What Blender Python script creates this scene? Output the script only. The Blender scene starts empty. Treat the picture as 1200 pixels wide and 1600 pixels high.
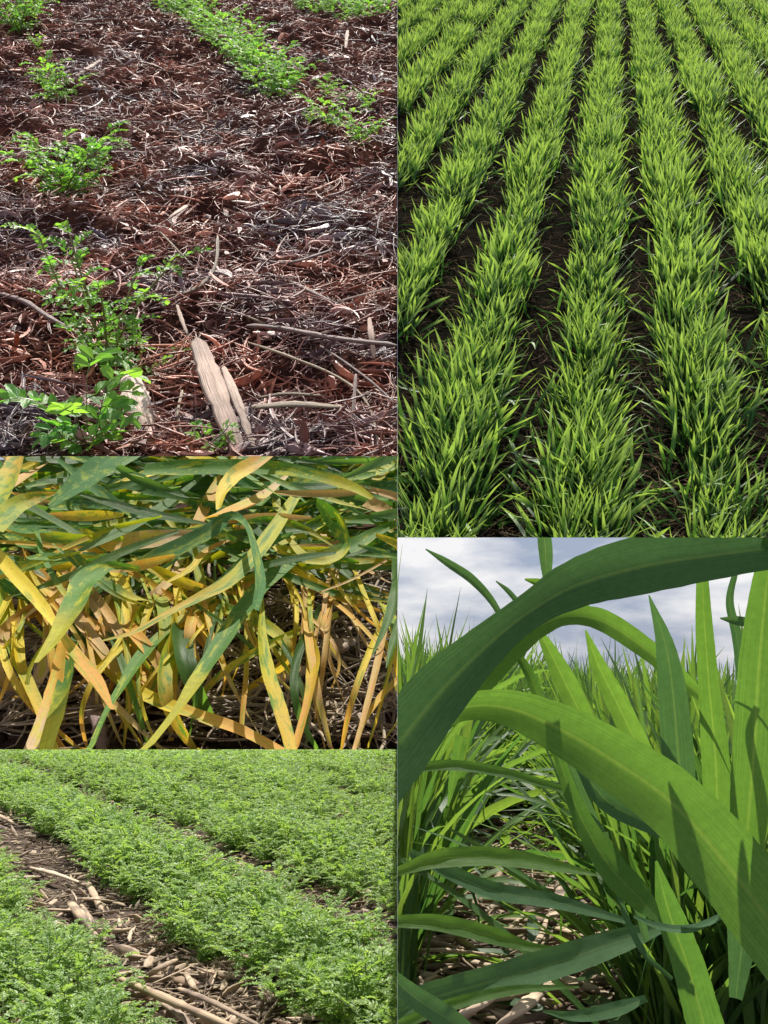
import bpy, math, random
import numpy as np
from mathutils import Matrix, Vector
random.seed(7)
RNG = np.random.default_rng(7)
sc = bpy.context.scene
COL = sc.collection
F = 1600.0                       # focal length in pixels of the 1200 x 1600 photograph
PITCH = math.atan(250 / F)

# ------------------------------------------------------------------ camera
cam_d = bpy.data.cameras.new('camera'); cam = bpy.data.objects.new('camera', cam_d); COL.objects.link(cam)
cam_d.sensor_fit = 'VERTICAL'; cam_d.sensor_height = 36; cam_d.lens = 36
cam_d.clip_start = 0.05; cam_d.clip_end = 2000
CAM = Vector((0, 0, 2.2))
cam.location = CAM; cam.rotation_euler = (math.pi / 2 + PITCH, 0, 0)
sc.camera = cam
# camera frame: x right, y up, z FORWARD  ->  world
cx = Vector((1, 0, 0)); cy = Vector((0, -math.sin(PITCH), math.cos(PITCH))); cz = Vector((0, math.cos(PITCH), math.sin(PITCH)))
CW = np.array([[cx[i], cy[i], cz[i]] for i in range(3)])
def cam2world(P): return np.asarray(P) @ CW.T + np.array(CAM)
def world2cam(P): return (np.asarray(P) - np.array(CAM)) @ CW

# ------------------------------------------------------------------ sun and sky
sun_cam = np.array([0.07, 1.73, 1.0]); sun_cam /= np.linalg.norm(sun_cam)
sun_w = Vector(CW @ sun_cam)
sd = bpy.data.lights.new('sun', 'SUN'); sd.energy = 5.0; sd.angle = math.radians(0.5); sd.color = (1, 0.95, 0.86)
so = bpy.data.objects.new('sun', sd); COL.objects.link(so); so.rotation_euler = sun_w.to_track_quat('Z', 'Y').to_euler()
so.location = (0, 0, 30)
world = bpy.data.worlds.new("World"); sc.world = world; world.use_nodes = True
nt = world.node_tree; nt.nodes.clear()
wo = nt.nodes.new('ShaderNodeOutputWorld'); bg = nt.nodes.new('ShaderNodeBackground'); sky = nt.nodes.new('ShaderNodeTexSky')
sky.sky_type = 'NISHITA'; sky.sun_disc = False
sky.sun_elevation = math.asin(sun_w.z); sky.sun_rotation = math.atan2(sun_w.x, sun_w.y)
bg.inputs[1].default_value = 0.05
tc = nt.nodes.new('ShaderNodeTexCoord'); mp = nt.nodes.new('ShaderNodeMapping'); mp.inputs['Scale'].default_value = (2.4, 2.4, 8)
mp.inputs['Rotation'].default_value = (0, 0.25, 0)
ns = nt.nodes.new('ShaderNodeTexNoise'); ns.inputs['Scale'].default_value = 2.6; ns.inputs['Detail'].default_value = 7; ns.inputs['Roughness'].default_value = 0.55
rp = nt.nodes.new('ShaderNodeValToRGB'); rp.color_ramp.elements[0].position = 0.40; rp.color_ramp.elements[1].position = 0.62; rp.color_ramp.elements[0].color = (4.6, 5.3, 7.0, 1); rp.color_ramp.elements[1].color = (12.5, 12.2, 12.2, 1)
mx = nt.nodes.new('ShaderNodeMix'); mx.data_type = 'RGBA'; mx.inputs[7].default_value = (6.0, 6.2, 6.9, 1)
L = nt.links
L.new(tc.outputs['Generated'], mp.inputs[0]); L.new(mp.outputs[0], ns.inputs['Vector']); L.new(ns.outputs[0], rp.inputs[0])
L.new(rp.outputs[0], mx.inputs[7]); mx.inputs[0].default_value = .85; L.new(sky.outputs[0], mx.inputs[6]); L.new(mx.outputs[2], bg.inputs[0]); L.new(bg.outputs[0], wo.inputs[0])
sc.view_settings.view_transform = 'Standard'; sc.view_settings.look = 'None'
sc.view_settings.exposure = 0.72; sc.view_settings.gamma = 1
sc.cycles.max_bounces = 8; sc.cycles.transmission_bounces = 6; sc.cycles.diffuse_bounces = 3

# ------------------------------------------------------------------ the five fields: plane frames
SEAM = 621.0
class Field:
    def __init__(s, yh, H, clips):
        s.vh = (800 - yh) / F; s.H = H; s.clips = clips
        n = math.hypot(1, s.vh); s.n = n
        s.Fw = np.array([0, s.vh, 1]) / n; s.N = np.array([0, 1, -s.vh]) / n
        R = np.stack([np.array([1, 0, 0]), s.Fw, s.N], 1)      # local (u,w,h) -> camera
        Rw = CW @ R; o = cam2world(-H * s.N)
        s.M = Matrix([[*map(float, Rw[i]), float(o[i])] for i in range(3)] + [[0, 0, 0, 1]])
        s.R = R
    def at(s, px, py, h=0.0):                                   # pixel -> local point at height h over the field
        r = np.array([(px - 600) / F, (800 - py) / F, 1.0]); t = -(s.H - h) / (r @ s.N)
        P = r * t; return np.array([P[0], P @ s.Fw, h])
    def pz(s, px, py, z):                                       # pixel at camera depth z -> local
        P = np.array([(px - 600) / F, (800 - py) / F, 1.0]) * z
        return np.array([P[0], P @ s.Fw, P @ s.N + s.H])
    def pix(s, P):
        P = np.atleast_2d(P); Q = np.outer(P[:, 0], [1, 0, 0]) + np.outer(P[:, 1], s.Fw) + np.outer(P[:, 2] - s.H, s.N)
        z = np.maximum(Q[:, 2], 1e-3); return 600 + F * Q[:, 0] / z, 800 - F * Q[:, 1] / z, Q[:, 2]
E = 0.12
RES = Field(-200, 0.40, [('xmax', SEAM - E), ('ymax', 713 - E)])       # chickpea seedlings in crop residue
ROW = Field(-203, 0.40, [('xmin', SEAM + E), ('ymax', 840 - E)])       # wheat in rows
DIS = Field(200, 2.6, [('xmax', SEAM - E), ('ymax', 1171 - E)])        # yellowing leaves
CHK = Field(1050, 2.9, [('xmax', SEAM - E)])                           # chickpea crop
NEAR = Field(1075, 2.2, [('xmin', SEAM + E)])                          # inside the wheat

def trim(o, M, fld):
    """trim a mesh at the edge of its bed; returns False when nothing is left"""
    me = o.data; n = len(me.vertices); co = np.empty(n * 3, 'f'); me.vertices.foreach_get('co', co); co = co.reshape(-1, 3)
    Mn = np.array(M); w = co @ Mn[:3, :3].T + Mn[:3, 3]; c = world2cam(w)
    moved = np.zeros(n, bool)
    z = np.maximum(c[:, 2], 0.05)
    for kind, v in fld.clips:
        if kind[0] == 'x':
            k = (v - 600) / F; bad = (c[:, 0] > k * z) if kind == 'xmax' else (c[:, 0] < k * z); c[bad, 0] = k * z[bad]
        else:
            k = (800 - v) / F; bad = c[:, 1] < k * z; c[bad, 1] = k * z[bad]
        if bad.all(): return False
        moved |= bad
    if moved.any():
        o.data = me = me.copy()
        w = cam2world(c); inv = np.linalg.inv(Mn); l = w @ inv[:3, :3].T + inv[:3, 3]
        co[moved] = l[moved]
        me.vertices.foreach_set('co', co.astype('f').ravel()); me.update()
    return True

# ------------------------------------------------------------------ mesh tools (all quads)
class MB:
    def __init__(s): s.v = []; s.f = []; s.t = []; s.uv = []; s.n = 0
    def add(s, v, f, tint, uv):
        s.v.append(v.reshape(-1, 3)); s.f.append(f.reshape(-1, 4) + s.n); s.t.append(np.broadcast_to(tint, (len(s.v[-1]),)).astype('f')); s.uv.append(uv.reshape(-1, 2)); s.n += len(s.v[-1])
    def mesh(s, name, mat, smooth=True):
        v = np.concatenate(s.v).astype('f'); f = np.concatenate(s.f).astype('i'); t = np.concatenate(s.t); uv = np.concatenate(s.uv).astype('f')
        me = bpy.data.meshes.new(name); me.vertices.add(len(v)); me.loops.add(f.size); me.polygons.add(len(f))
        me.vertices.foreach_set('co', v.ravel()); me.loops.foreach_set('vertex_index', f.ravel())
        me.polygons.foreach_set('loop_start', np.arange(0, f.size, 4, dtype='i'))
        a = me.attributes.new('tint', 'FLOAT', 'POINT'); a.data.foreach_set('value', t)
        u = me.uv_layers.new(name='UVMap'); u.data.foreach_set('uv', uv[f.ravel()].ravel())
        me.update(calc_edges=True)
        me.polygons.foreach_set('use_smooth', np.full(len(f), smooth)); me.materials.append(mat); return me

def grid_faces(N, S, A, close=False):
    i = np.arange(S)[:, None]; j = np.arange(A if close else A - 1)[None, :]; j2 = (j + 1) % A
    q = np.stack([i * A + j, i * A + j2, (i + 1) * A + j2, (i + 1) * A + j], -1).reshape(-1, 4)
    return (q[None] + (np.arange(N) * ((S + 1) * A))[:, None, None])
def nrm(a): return a / np.maximum(np.linalg.norm(a, axis=-1, keepdims=True), 1e-9)

def blades(mb, base, az, el, bend, length, width, S=5, A=3, twist=0.0, sweep=0.0, fold=0.25, wpow=1.0, tint=None, rng=RNG):
    """grass leaves growing from points: az heading, el starting elevation, bend how far the tip droops"""
    N = len(base); b = lambda x: np.broadcast_to(np.asarray(x, float), (N,))[:, None]
    t = np.linspace(0, 1, S + 1)[None]; e = b(el) - b(bend) * t ** 1.6; a = b(az) + b(sweep) * t
    d = np.stack([np.cos(a) * np.cos(e), np.sin(a) * np.cos(e), np.sin(e)], -1)
    step = d[:, :-1] * (b(length) / S)[..., None]
    c = np.concatenate([base[:, None], base[:, None] + np.cumsum(step, 1)], 1)
    side = np.stack([-np.sin(a), np.cos(a), 0 * a], -1); nn = np.cross(d, side)
    tw = b(twist) * t + b(rng.uniform(-.5, .5, N) if N > 1 else 0)
    sv = side * np.cos(tw)[..., None] + nn * np.sin(tw)[..., None]; nv = np.cross(d, sv)
    prof = np.interp(t, [0, .12, .45, .75, .93, 1], [.45, .8, 1, .72, .25, .02])
    w = b(width) * prof
    s = np.linspace(-1, 1, A)
    v = c[:, :, None] + sv[:, :, None] * (s[None, None, :, None] * w[..., None, None] * .5) + nv[:, :, None] * ((np.abs(s) * fold)[None, None, :, None] * w[..., None, None] * .5)
    uv = np.stack(np.broadcast_arrays((s * .5 + .5)[None, None, :], t[..., None] + np.zeros((N, 1, A))), -1)
    if tint is None: tint = rng.random(N)
    mb.add(v, grid_faces(N, S, A), np.repeat(tint, (S + 1) * A), uv)

def straws(mb, c, az, el, length, rad, bend=0.2, S=4, A=4, flat=1.0, rng=RNG, tint=None):
    """stalk and straw pieces, round or flattened"""
    N = len(c); b = lambda x: np.broadcast_to(np.asarray(x, float), (N,))[:, None]
    t = np.linspace(-1, 1, S + 1)[None]; a = b(az) + b(bend) * t * rng.choice([-1, 1], N)[:, None]; e = b(el) + rng.normal(0, .25, (N, 1)) * b(bend) * t
    d = np.stack([np.cos(a) * np.cos(e), np.sin(a) * np.cos(e), np.sin(e)], -1)
    st = d[:, :-1] * (b(length) / S)[..., None]; p = np.concatenate([np.zeros((N, 1, 3)), np.cumsum(st, 1)], 1); p = p - p.mean(1, keepdims=True) + c[:, None]
    side = np.stack([-np.sin(a), np.cos(a), 0 * a], -1); up = np.cross(d, side)
    r = b(rad) * np.concatenate([[.25], np.ones(S - 1), [.25]])[None] * rng.uniform(.75, 1.2, (N, S + 1))
    if S >= 2:
        p[:, 0] = p[:, 0]
    ro = rng.uniform(0, 3.14, N)[:, None]
    th = np.linspace(0, 2 * math.pi, A, endpoint=False)
    s2 = side * np.cos(ro)[..., None] + up * np.sin(ro)[..., None]; u2 = np.cross(d, s2)
    v = p[:, :, None] + s2[:, :, None] * (np.cos(th)[None, None, :, None] * r[..., None, None]) + u2[:, :, None] * (np.sin(th)[None, None, :, None] * (r * flat)[..., None, None])
    uv = np.stack(np.broadcast_arrays((th / 6.283)[None, None], (t * .5 + .5)[..., None] + np.zeros((N, 1, A))), -1)
    if tint is None: tint = rng.random(N)
    mb.add(v, grid_faces(N, S, A, True), np.repeat(tint, (S + 1) * A), uv)

def spline(P, n):
    P = np.asarray(P, float); Q = np.vstack([2 * P[0] - P[1], P, 2 * P[-1] - P[-2]]); m = len(P) - 1; out = []
    for x in np.linspace(0, m, n + 1):
        i = min(int(x), m - 1); t = x - i; a, b, c, d = Q[i:i + 4]
        out.append(.5 * (2 * b + (c - a) * t + (2 * a - 5 * b + 4 * c - d) * t * t + (3 * b - a - 3 * c + d) * t ** 3))
    return np.array(out)

def leaf_mesh(fld, pts, roll=0.0, twist=0.0, fold=0.18, S=28, A=7, ripple=0.03, rng=RNG, lit=False):
    """one broad leaf along (x, y, depth, width) stations; roll turns its face from the viewer"""
    P = spline([[*fld.pz(x, y, z), w * z / F] for x, y, z, w in pts], S); c = P[:, :3]; w = np.maximum(P[:, 3], 0.002)
    d = nrm(np.gradient(c, axis=0)); view = nrm(c - np.array([0, 0, fld.H])); side = nrm(np.cross(d, view))
    nn = np.cross(side, d); t = np.linspace(0, 1, S + 1)
    if lit:                                                     # lay the blade open to the sky rather than edge on
        sl = fld.R.T @ sun_cam; q = nn * math.cos(roll) - side * math.sin(roll); q2 = nn * math.cos(roll) + side * math.sin(roll)
        f = lambda a: float((np.sign(-(a * view).sum(1)) * (a @ sl)).mean())
        if f(q2) > f(q): roll = -roll
    r = roll + twist * (t - .5)
    sv = side * np.cos(r)[:, None] + nn * np.sin(r)[:, None]; nv = np.cross(d, sv)
    w = w / np.maximum(.45, abs(np.cos(r))) * (1 + .012 * rng.normal(0, 1, S + 1))
    s = np.linspace(-1, 1, A); ph = rng.uniform(0, 6, 2)
    rip = ripple * (np.sin(t[:, None] * 23 + ph[0] + s[None] * 2) * np.abs(s)[None] + .5 * np.sin(t[:, None] * 47 + ph[1] - s * 3) * np.abs(s)[None])
    v = c[:, None] + sv[:, None] * (s[None, :, None] * w[:, None, None] * .5) + nv[:, None] * (((np.abs(s) ** 1.3 * fold)[None] + rip)[..., None] * w[:, None, None] * .5)
    uv = np.stack(np.broadcast_arrays((s * .5 + .5)[None], t[:, None]), -1)
    mb = MB(); mb.add(v[None], grid_faces(1, S, A), rng.random(), uv); return mb

# value noise for ground relief
_g = RNG.random((64, 64))
def vnoise(x, y):
    xi = np.floor(x).astype(int); yi = np.floor(y).astype(int); fx = x - xi; fy = y - yi; fx = fx * fx * (3 - 2 * fx); fy = fy * fy * (3 - 2 * fy)
    g = lambda a, b: _g[a % 64, b % 64]
    return (g(xi, yi) * (1 - fx) + g(xi + 1, yi) * fx) * (1 - fy) + (g(xi, yi + 1) * (1 - fx) + g(xi + 1, yi + 1) * fx) * fy
def fbm(x, y, o=4): return sum(vnoise(x * 2 ** k + 13 * k, y * 2 ** k) / 2 ** k for k in range(o)) / 2

# ------------------------------------------------------------------ materials
def newmat(name):
    m = bpy.data.materials.new(name); m.use_nodes = True; t = m.node_tree; t.nodes.clear(); return m, t
def nd(t, ty, **k):
    n = t.nodes.new(ty)
    for a, v in k.items(): setattr(n, a, v)
    return n
def rgb(c): return (*c, 1)
def mixc(t, fac, a, b, mode='MIX'):
    m = nd(t, 'ShaderNodeMix', data_type='RGBA', blend_type=mode)
    for i, x in ((0, fac), (6, a), (7, b)):
        if hasattr(x, 'links'): t.links.new(x, m.inputs[i])
        elif i == 0: m.inputs[0].default_value = x
        else: m.inputs[i].default_value = rgb(x)
    return m.outputs[2]
def ramp(t, x, p0, p1, c0=(0, 0, 0), c1=(1, 1, 1)):
    r = nd(t, 'ShaderNodeValToRGB'); e = r.color_ramp.elements; e[0].position = p0; e[1].position = p1; e[0].color = rgb(c0); e[1].color = rgb(c1)
    t.links.new(x, r.inputs[0]); return r.outputs[0]
def leafmat(name, a, b, tip=None, tipat=.7, blotch=None, blotch_amt=.55, trans=.45, tcol=None, rough=.42, stripes=60, spec=.5, bump=.25, bscale=6, fleck=None):
    """a / b: the two colours leaves vary between; tip: colour towards the leaf end; blotch: disease patches"""
    m, t = newmat(name); lk = t.links
    at = nd(t, 'ShaderNodeAttribute', attribute_name='tint'); uv = nd(t, 'ShaderNodeUVMap'); sp = nd(t, 'ShaderNodeSeparateXYZ'); lk.new(uv.outputs[0], sp.inputs[0])
    col = mixc(t, at.outputs['Fac'], a, b)
    mpn = nd(t, 'ShaderNodeMapping'); mpn.inputs['Scale'].default_value = (stripes, 1.6, 1); lk.new(uv.outputs[0], mpn.inputs[0])
    st = nd(t, 'ShaderNodeTexNoise'); st.inputs['Scale'].default_value = 1; st.inputs['Detail'].default_value = 2; lk.new(mpn.outputs[0], st.inputs['Vector'])
    tco = nd(t, 'ShaderNodeTexCoord'); n1 = nd(t, 'ShaderNodeTexNoise'); n1.inputs['Scale'].default_value = bscale; n1.inputs['Detail'].default_value = 5; n1.inputs['Roughness'].default_value = .65; lk.new(tco.outputs['Object'], n1.inputs['Vector'])
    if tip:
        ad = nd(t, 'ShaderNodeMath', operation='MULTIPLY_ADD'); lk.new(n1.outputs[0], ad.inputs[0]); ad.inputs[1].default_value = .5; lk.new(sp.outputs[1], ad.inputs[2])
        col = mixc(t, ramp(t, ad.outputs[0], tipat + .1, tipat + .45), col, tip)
    if blotch:
        cb = nd(t, 'ShaderNodeCombineXYZ'); m1 = nd(t, 'ShaderNodeMath', operation='MULTIPLY'); m1.inputs[1].default_value = 2.2; lk.new(sp.outputs[0], m1.inputs[0]); m2 = nd(t, 'ShaderNodeMath', operation='MULTIPLY'); m2.inputs[1].default_value = 7; lk.new(sp.outputs[1], m2.inputs[0]); m3 = nd(t, 'ShaderNodeMath', operation='MULTIPLY'); m3.inputs[1].default_value = 40; lk.new(at.outputs['Fac'], m3.inputs[0])
        for i, q in enumerate((m1, m2, m3)): lk.new(q.outputs[0], cb.inputs[i])
        n5 = nd(t, 'ShaderNodeTexNoise'); n5.inputs['Scale'].default_value = 1; n5.inputs['Detail'].default_value = 6; n5.inputs['Roughness'].default_value = .62; lk.new(cb.outputs[0], n5.inputs['Vector'])
        col = mixc(t, ramp(t, n5.outputs[0], blotch_amt - .08, blotch_amt + .04), col, blotch)
        b2 = nd(t, 'ShaderNodeMath', operation='MULTIPLY_ADD'); lk.new(n5.outputs[0], b2.inputs[0]); b2.inputs[1].default_value = .22; lk.new(sp.outputs[1], b2.inputs[2]); col = mixc(t, ramp(t, b2.outputs[0], 1.0, 1.08), col, (.24, .11, .035))
    n3 = nd(t, 'ShaderNodeTexNoise'); n3.inputs['Scale'].default_value = bscale * 6; n3.inputs['Detail'].default_value = 4; n3.inputs['Roughness'].default_value = .7; lk.new(tco.outputs['Object'], n3.inputs['Vector'])
    mm = nd(t, 'ShaderNodeMath', operation='SUBTRACT'); lk.new(sp.outputs[0], mm.inputs[0]); mm.inputs[1].default_value = .5; ma = nd(t, 'ShaderNodeMath', operation='ABSOLUTE'); lk.new(mm.outputs[0], ma.inputs[0])
    col = mixc(t, ramp(t, ma.outputs[0], .015, .05, (.45, .45, .45), (0, 0, 0)), col, mixc(t, .35, col, (.26, .34, .12)))
    if blotch: col = mixc(t, ramp(t, n3.outputs[0], .60, .70), col, fleck or blotch)
    col = mixc(t, .55, col, mixc(t, ramp(t, n3.outputs[0], .3, .7), (.38, .40, .38), (.62, .60, .58)), 'OVERLAY')
    col = mixc(t, .28, col, mixc(t, ramp(t, st.outputs[0], .3, .7), (.2, .22, .2), (.9, .9, .75)), 'OVERLAY')
    p = nd(t, 'ShaderNodeBsdfPrincipled'); lk.new(col, p.inputs['Base Color']); p.inputs['Roughness'].default_value = rough; p.inputs['Specular IOR Level'].default_value = spec
    bm = nd(t, 'ShaderNodeBump'); bm.inputs['Strength'].default_value = bump; bm.inputs['Distance'].default_value = .01; lk.new(st.outputs[0], bm.inputs['Height']); lk.new(bm.outputs[0], p.inputs['Normal'])
    tr = nd(t, 'ShaderNodeBsdfTranslucent'); tc2 = mixc(t, 1.0, col, tcol or (1.9, 1.9, 1.0), 'MULTIPLY'); lk.new(tc2, tr.inputs[0])
    ms = nd(t, 'ShaderNodeMixShader'); ms.inputs[0].default_value = trans; lk.new(p.outputs[0], ms.inputs[1]); lk.new(tr.outputs[0], ms.inputs[2])
    o = nd(t, 'ShaderNodeOutputMaterial'); lk.new(ms.outputs[0], o.inputs[0]); return m
def drymat(name, cols, rough=.6, scale=8, bump=.5, spec=.3, patch=0):
    m, t = newmat(name); lk = t.links; at = nd(t, 'ShaderNodeAttribute', attribute_name='tint')
    r = nd(t, 'ShaderNodeValToRGB'); e = r.color_ramp.elements; e[0].color = rgb(cols[0]); e[1].color = rgb(cols[-1]); e[1].position = 1
    for i, c in enumerate(cols[1:-1]): q = e.new((i + 1) / (len(cols) - 1)); q.color = rgb(c)
    lk.new(at.outputs['Fac'], r.inputs[0])
    uv = nd(t, 'ShaderNodeUVMap'); mpn = nd(t, 'ShaderNodeMapping'); mpn.inputs['Scale'].default_value = (18, 2.2, 1); lk.new(uv.outputs[0], mpn.inputs[0])
    n = nd(t, 'ShaderNodeTexNoise'); n.inputs['Scale'].default_value = 1.5; n.inputs['Detail'].default_value = 6; n.inputs['Roughness'].default_value = .7; lk.new(mpn.outputs[0], n.inputs['Vector'])
    tco = nd(t, 'ShaderNodeTexCoord'); n2 = nd(t, 'ShaderNodeTexNoise'); n2.inputs['Scale'].default_value = scale; n2.inputs['Detail'].default_value = 4; lk.new(tco.outputs['Object'], n2.inputs['Vector'])
    c = mixc(t, 1.0, r.outputs[0], mixc(t, ramp(t, n.outputs[0], .3, .68), (.42, .38, .36), (1.15, 1.1, 1.05)), 'MULTIPLY')
    c = mixc(t, ramp(t, n2.outputs[0], .5, .72), c, (.1, .07, .06))
    if patch:
        n4 = nd(t, 'ShaderNodeTexNoise'); n4.inputs['Scale'].default_value = patch; n4.inputs['Detail'].default_value = 3; lk.new(tco.outputs['Object'], n4.inputs['Vector'])
        c = mixc(t, 1.0, c, mixc(t, ramp(t, n4.outputs[0], .42, .6), (1.45, .85, .66), (.62, .70, .98)), 'MULTIPLY')
    p = nd(t, 'ShaderNodeBsdfPrincipled'); lk.new(c, p.inputs['Base Color']); p.inputs['Roughness'].default_value = rough; p.inputs['Specular IOR Level'].default_value = spec
    bm = nd(t, 'ShaderNodeBump'); bm.inputs['Strength'].default_value = bump; bm.inputs['Distance'].default_value = .01; lk.new(n.outputs[0], bm.inputs['Height']); lk.new(bm.outputs[0], p.inputs['Normal'])
    o = nd(t, 'ShaderNodeOutputMaterial'); lk.new(p.outputs[0], o.inputs[0]); return m
def soilmat(name, a, b, scale, dist):
    m, t = newmat(name); lk = t.links; tco = nd(t, 'ShaderNodeTexCoord')
    n = nd(t, 'ShaderNodeTexNoise'); n.inputs['Scale'].default_value = scale; n.inputs['Detail'].default_value = 9; n.inputs['Roughness'].default_value = .7; lk.new(tco.outputs['Object'], n.inputs['Vector'])
    v = nd(t, 'ShaderNodeTexVoronoi'); v.inputs['Scale'].default_value = scale * 4; lk.new(tco.outputs['Object'], v.inputs['Vector'])
    c = mixc(t, ramp(t, n.outputs[0], .35, .7), a, b)
    h = nd(t, 'ShaderNodeMath', operation='MULTIPLY_ADD'); lk.new(v.outputs[0], h.inputs[0]); h.inputs[1].default_value = -.4; lk.new(n.outputs[0], h.inputs[2])
    p = nd(t, 'ShaderNodeBsdfPrincipled'); lk.new(c, p.inputs['Base Color']); p.inputs['Roughness'].default_value = 1; p.inputs['Specular IOR Level'].default_value = 0
    bm = nd(t, 'ShaderNodeBump'); bm.inputs['Strength'].default_value = .9; bm.inputs['Distance'].default_value = dist; lk.new(h.outputs[0], bm.inputs['Height']); lk.new(bm.outputs[0], p.inputs['Normal'])
    o = nd(t, 'ShaderNodeOutputMaterial'); lk.new(p.outputs[0], o.inputs[0]); return m

MT = dict(
    soil_res=soilmat('red_brown_soil', (.03, .014, .012), (.09, .04, .03), 30, .01),
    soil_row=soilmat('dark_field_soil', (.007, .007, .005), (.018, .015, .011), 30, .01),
    soil_dis=soilmat('dark_crumbly_soil', (.03, .02, .016), (.10, .062, .045), 4, .06),
    soil_chk=soilmat('grey_brown_soil', (.05, .04, .034), (.14, .105, .085), 4, .06),
    pale=drymat('pale_litter', [(.34, .25, .18), (.62, .5, .38), (.46, .36, .27)], scale=3),
    res=drymat('crop_residue', [(.08, .035, .03), (.38, .16, .10), (.66, .42, .33), (.16, .115, .14), (.42, .20, .13), (.85, .70, .64)], scale=25, spec=.6, rough=.42, patch=5),
    bark=drymat('pale_split_stalk', [(.66, .50, .42), (.80, .66, .56)], scale=9, rough=.7),
    twig=drymat('grey_purple_twig', [(.20, .13, .13), (.34, .25, .24)], scale=14),
    straw=drymat('bleached_straw', [(.16, .115, .075), (.36, .28, .19), (.52, .43, .31), (.22, .18, .13)], scale=5),
    rowstraw=drymat('old_thin_straw', [(.05, .038, .026), (.20, .15, .10), (.09, .07, .05)], scale=25, spec=.0, rough=1),
    corn=drymat('weathered_corn_stalk', [(.50, .39, .27), (.66, .55, .43)], scale=2.2, rough=.65),
    wheat=leafmat('row_wheat_leaf', (.005, .030, .012), (.055, .145, .034), tip=(.21, .34, .10), tipat=.68, trans=.26, tcol=(2.4, 2.2, 1.0), rough=.48, spec=.35),  # pale tip colour paints sunlit highlights onto the blade ends
    low=leafmat('low_wheat_leaf', (.018, .055, .012), (.04, .10, .018), trans=.15, rough=.9, spec=0.0),
    wheat_old=leafmat('row_wheat_dry_leaf', (.20, .20, .06), (.30, .25, .11), trans=.35),
    seed=leafmat('seedling_leaflet', (.06, .22, .04), (.18, .36, .06), trans=.5, tcol=(2.4, 2.1, 1.1), stripes=8, rough=.45),
    seedstem=leafmat('seedling_stem', (.10, .16, .04), (.20, .17, .07), trans=.1, stripes=6),
    chick=leafmat('chickpea_leaflet', (.11, .225, .045), (.27, .39, .11), trans=.45, tcol=(2.0, 1.9, 1.1), stripes=8, rough=.42, spec=.6),
    chickstem=leafmat('chickpea_stem', (.08, .16, .05), (.14, .2, .08), trans=.1, stripes=6),
    green=leafmat('broad_green_leaf', (.05, .125, .035), (.085, .18, .045), trans=.60, spec=.25, tcol=(2.3, 2.0, .8), rough=.4, stripes=70, bump=.35),
    blue=leafmat('blue_green_leaf', (.042, .10, .05), (.065, .135, .062), trans=.36, tcol=(2.0, 2.0, .9), rough=.65, spec=.15, stripes=70, bump=.35),
    mid=leafmat('mid_wheat_leaf', (.03, .09, .026), (.10, .19, .045), trans=.52, tcol=(2.4, 2.0, .9), rough=.4, stripes=30),
    d_green=leafmat('fresh_leaf_with_flecks', (.04, .13, .02), (.09, .20, .03), tip=(.32, .30, .02), tipat=.72, blotch=(.36, .37, .025), blotch_amt=.62, trans=.4, tcol=(1.9, 1.9, .7), bscale=5, rough=.6, spec=.2),
    d_blue=leafmat('grey_green_leaf', (.055, .14, .055), (.10, .21, .08), blotch=(.24, .30, .06), blotch_amt=.60, rough=.75, spec=.08, trans=.35, tcol=(1.8, 1.8, 1), bscale=5),
    d_yg=leafmat('yellowing_leaf', (.26, .31, .012), (.44, .40, .02), rough=.6, spec=.2, fleck=(.08, .16, .02), tip=(.50, .33, .045), tipat=.5, blotch=(.12, .22, .03), blotch_amt=.57, trans=.4, tcol=(1.6, 1.6, .9), bscale=9),
    d_yel=leafmat('yellow_leaf', (.56, .42, .02), (.62, .48, .04), rough=.6, spec=.2, fleck=(.36, .16, .02), tip=(.52, .27, .06), tipat=.55, blotch=(.24, .28, .03), blotch_amt=.60, trans=.38, tcol=(1.5, 1.5, .9), bscale=6),
    d_or=leafmat('orange_leaf', (.50, .24, .02), (.55, .32, .05), rough=.6, spec=.2, tip=(.48, .34, .2), tipat=.6, fleck=(.34, .14, .03), blotch=(.46, .38, .06), blotch_amt=.56, trans=.35, tcol=(1.5, 1.5, .9), bscale=6),
    d_tan=leafmat('dry_tan_leaf', (.36, .22, .06), (.44, .31, .12), rough=.6, spec=.2, blotch=(.45, .25, .09), blotch_amt=.56, trans=.25, tcol=(1.3, 1.3, 1), bscale=8),
)

# ------------------------------------------------------------------ object tools
def props(o, label=None, cat=None, group=None, kind=None):
    for k, v in (('label', label), ('category', cat), ('group', group), ('kind', kind)):
        if v: o[k] = v
def put(name, me, fld, local=None, parent=None, root_m=None, **kw):
    """link one mesh object standing in a field; local is its place in the field's own frame"""
    o = bpy.data.objects.new(name, me); COL.objects.link(o)
    M = fld.M @ (local or Matrix()) if root_m is None else root_m
    if parent is None: o.matrix_world = M
    else: o.parent = parent
    if not trim(o, M, fld): bpy.data.objects.remove(o); return None
    props(o, **kw); return o
def tree(name, parts, fld, local, **kw):
    """thing with parts: Empty at the base, one child mesh per part"""
    r = bpy.data.objects.new(name, None); COL.objects.link(r); r.empty_display_size = .05; M = fld.M @ local; r.matrix_world = M
    k = 0
    for pn, me in parts: k += put(pn, me, fld, parent=r, root_m=M) is not None
    if not k: bpy.data.objects.remove(r); return None
    props(r, **kw); return r
def LM(p, rz=0, s=1.0, tilt=(0, 0)):
    return Matrix.Translation(Vector(map(float, p))) @ Matrix.Rotation(tilt[0], 4, 'X') @ Matrix.Rotation(tilt[1], 4, 'Y') @ Matrix.Rotation(rz, 4, 'Z') @ Matrix.Diagonal((s, s, s, 1))

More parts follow.
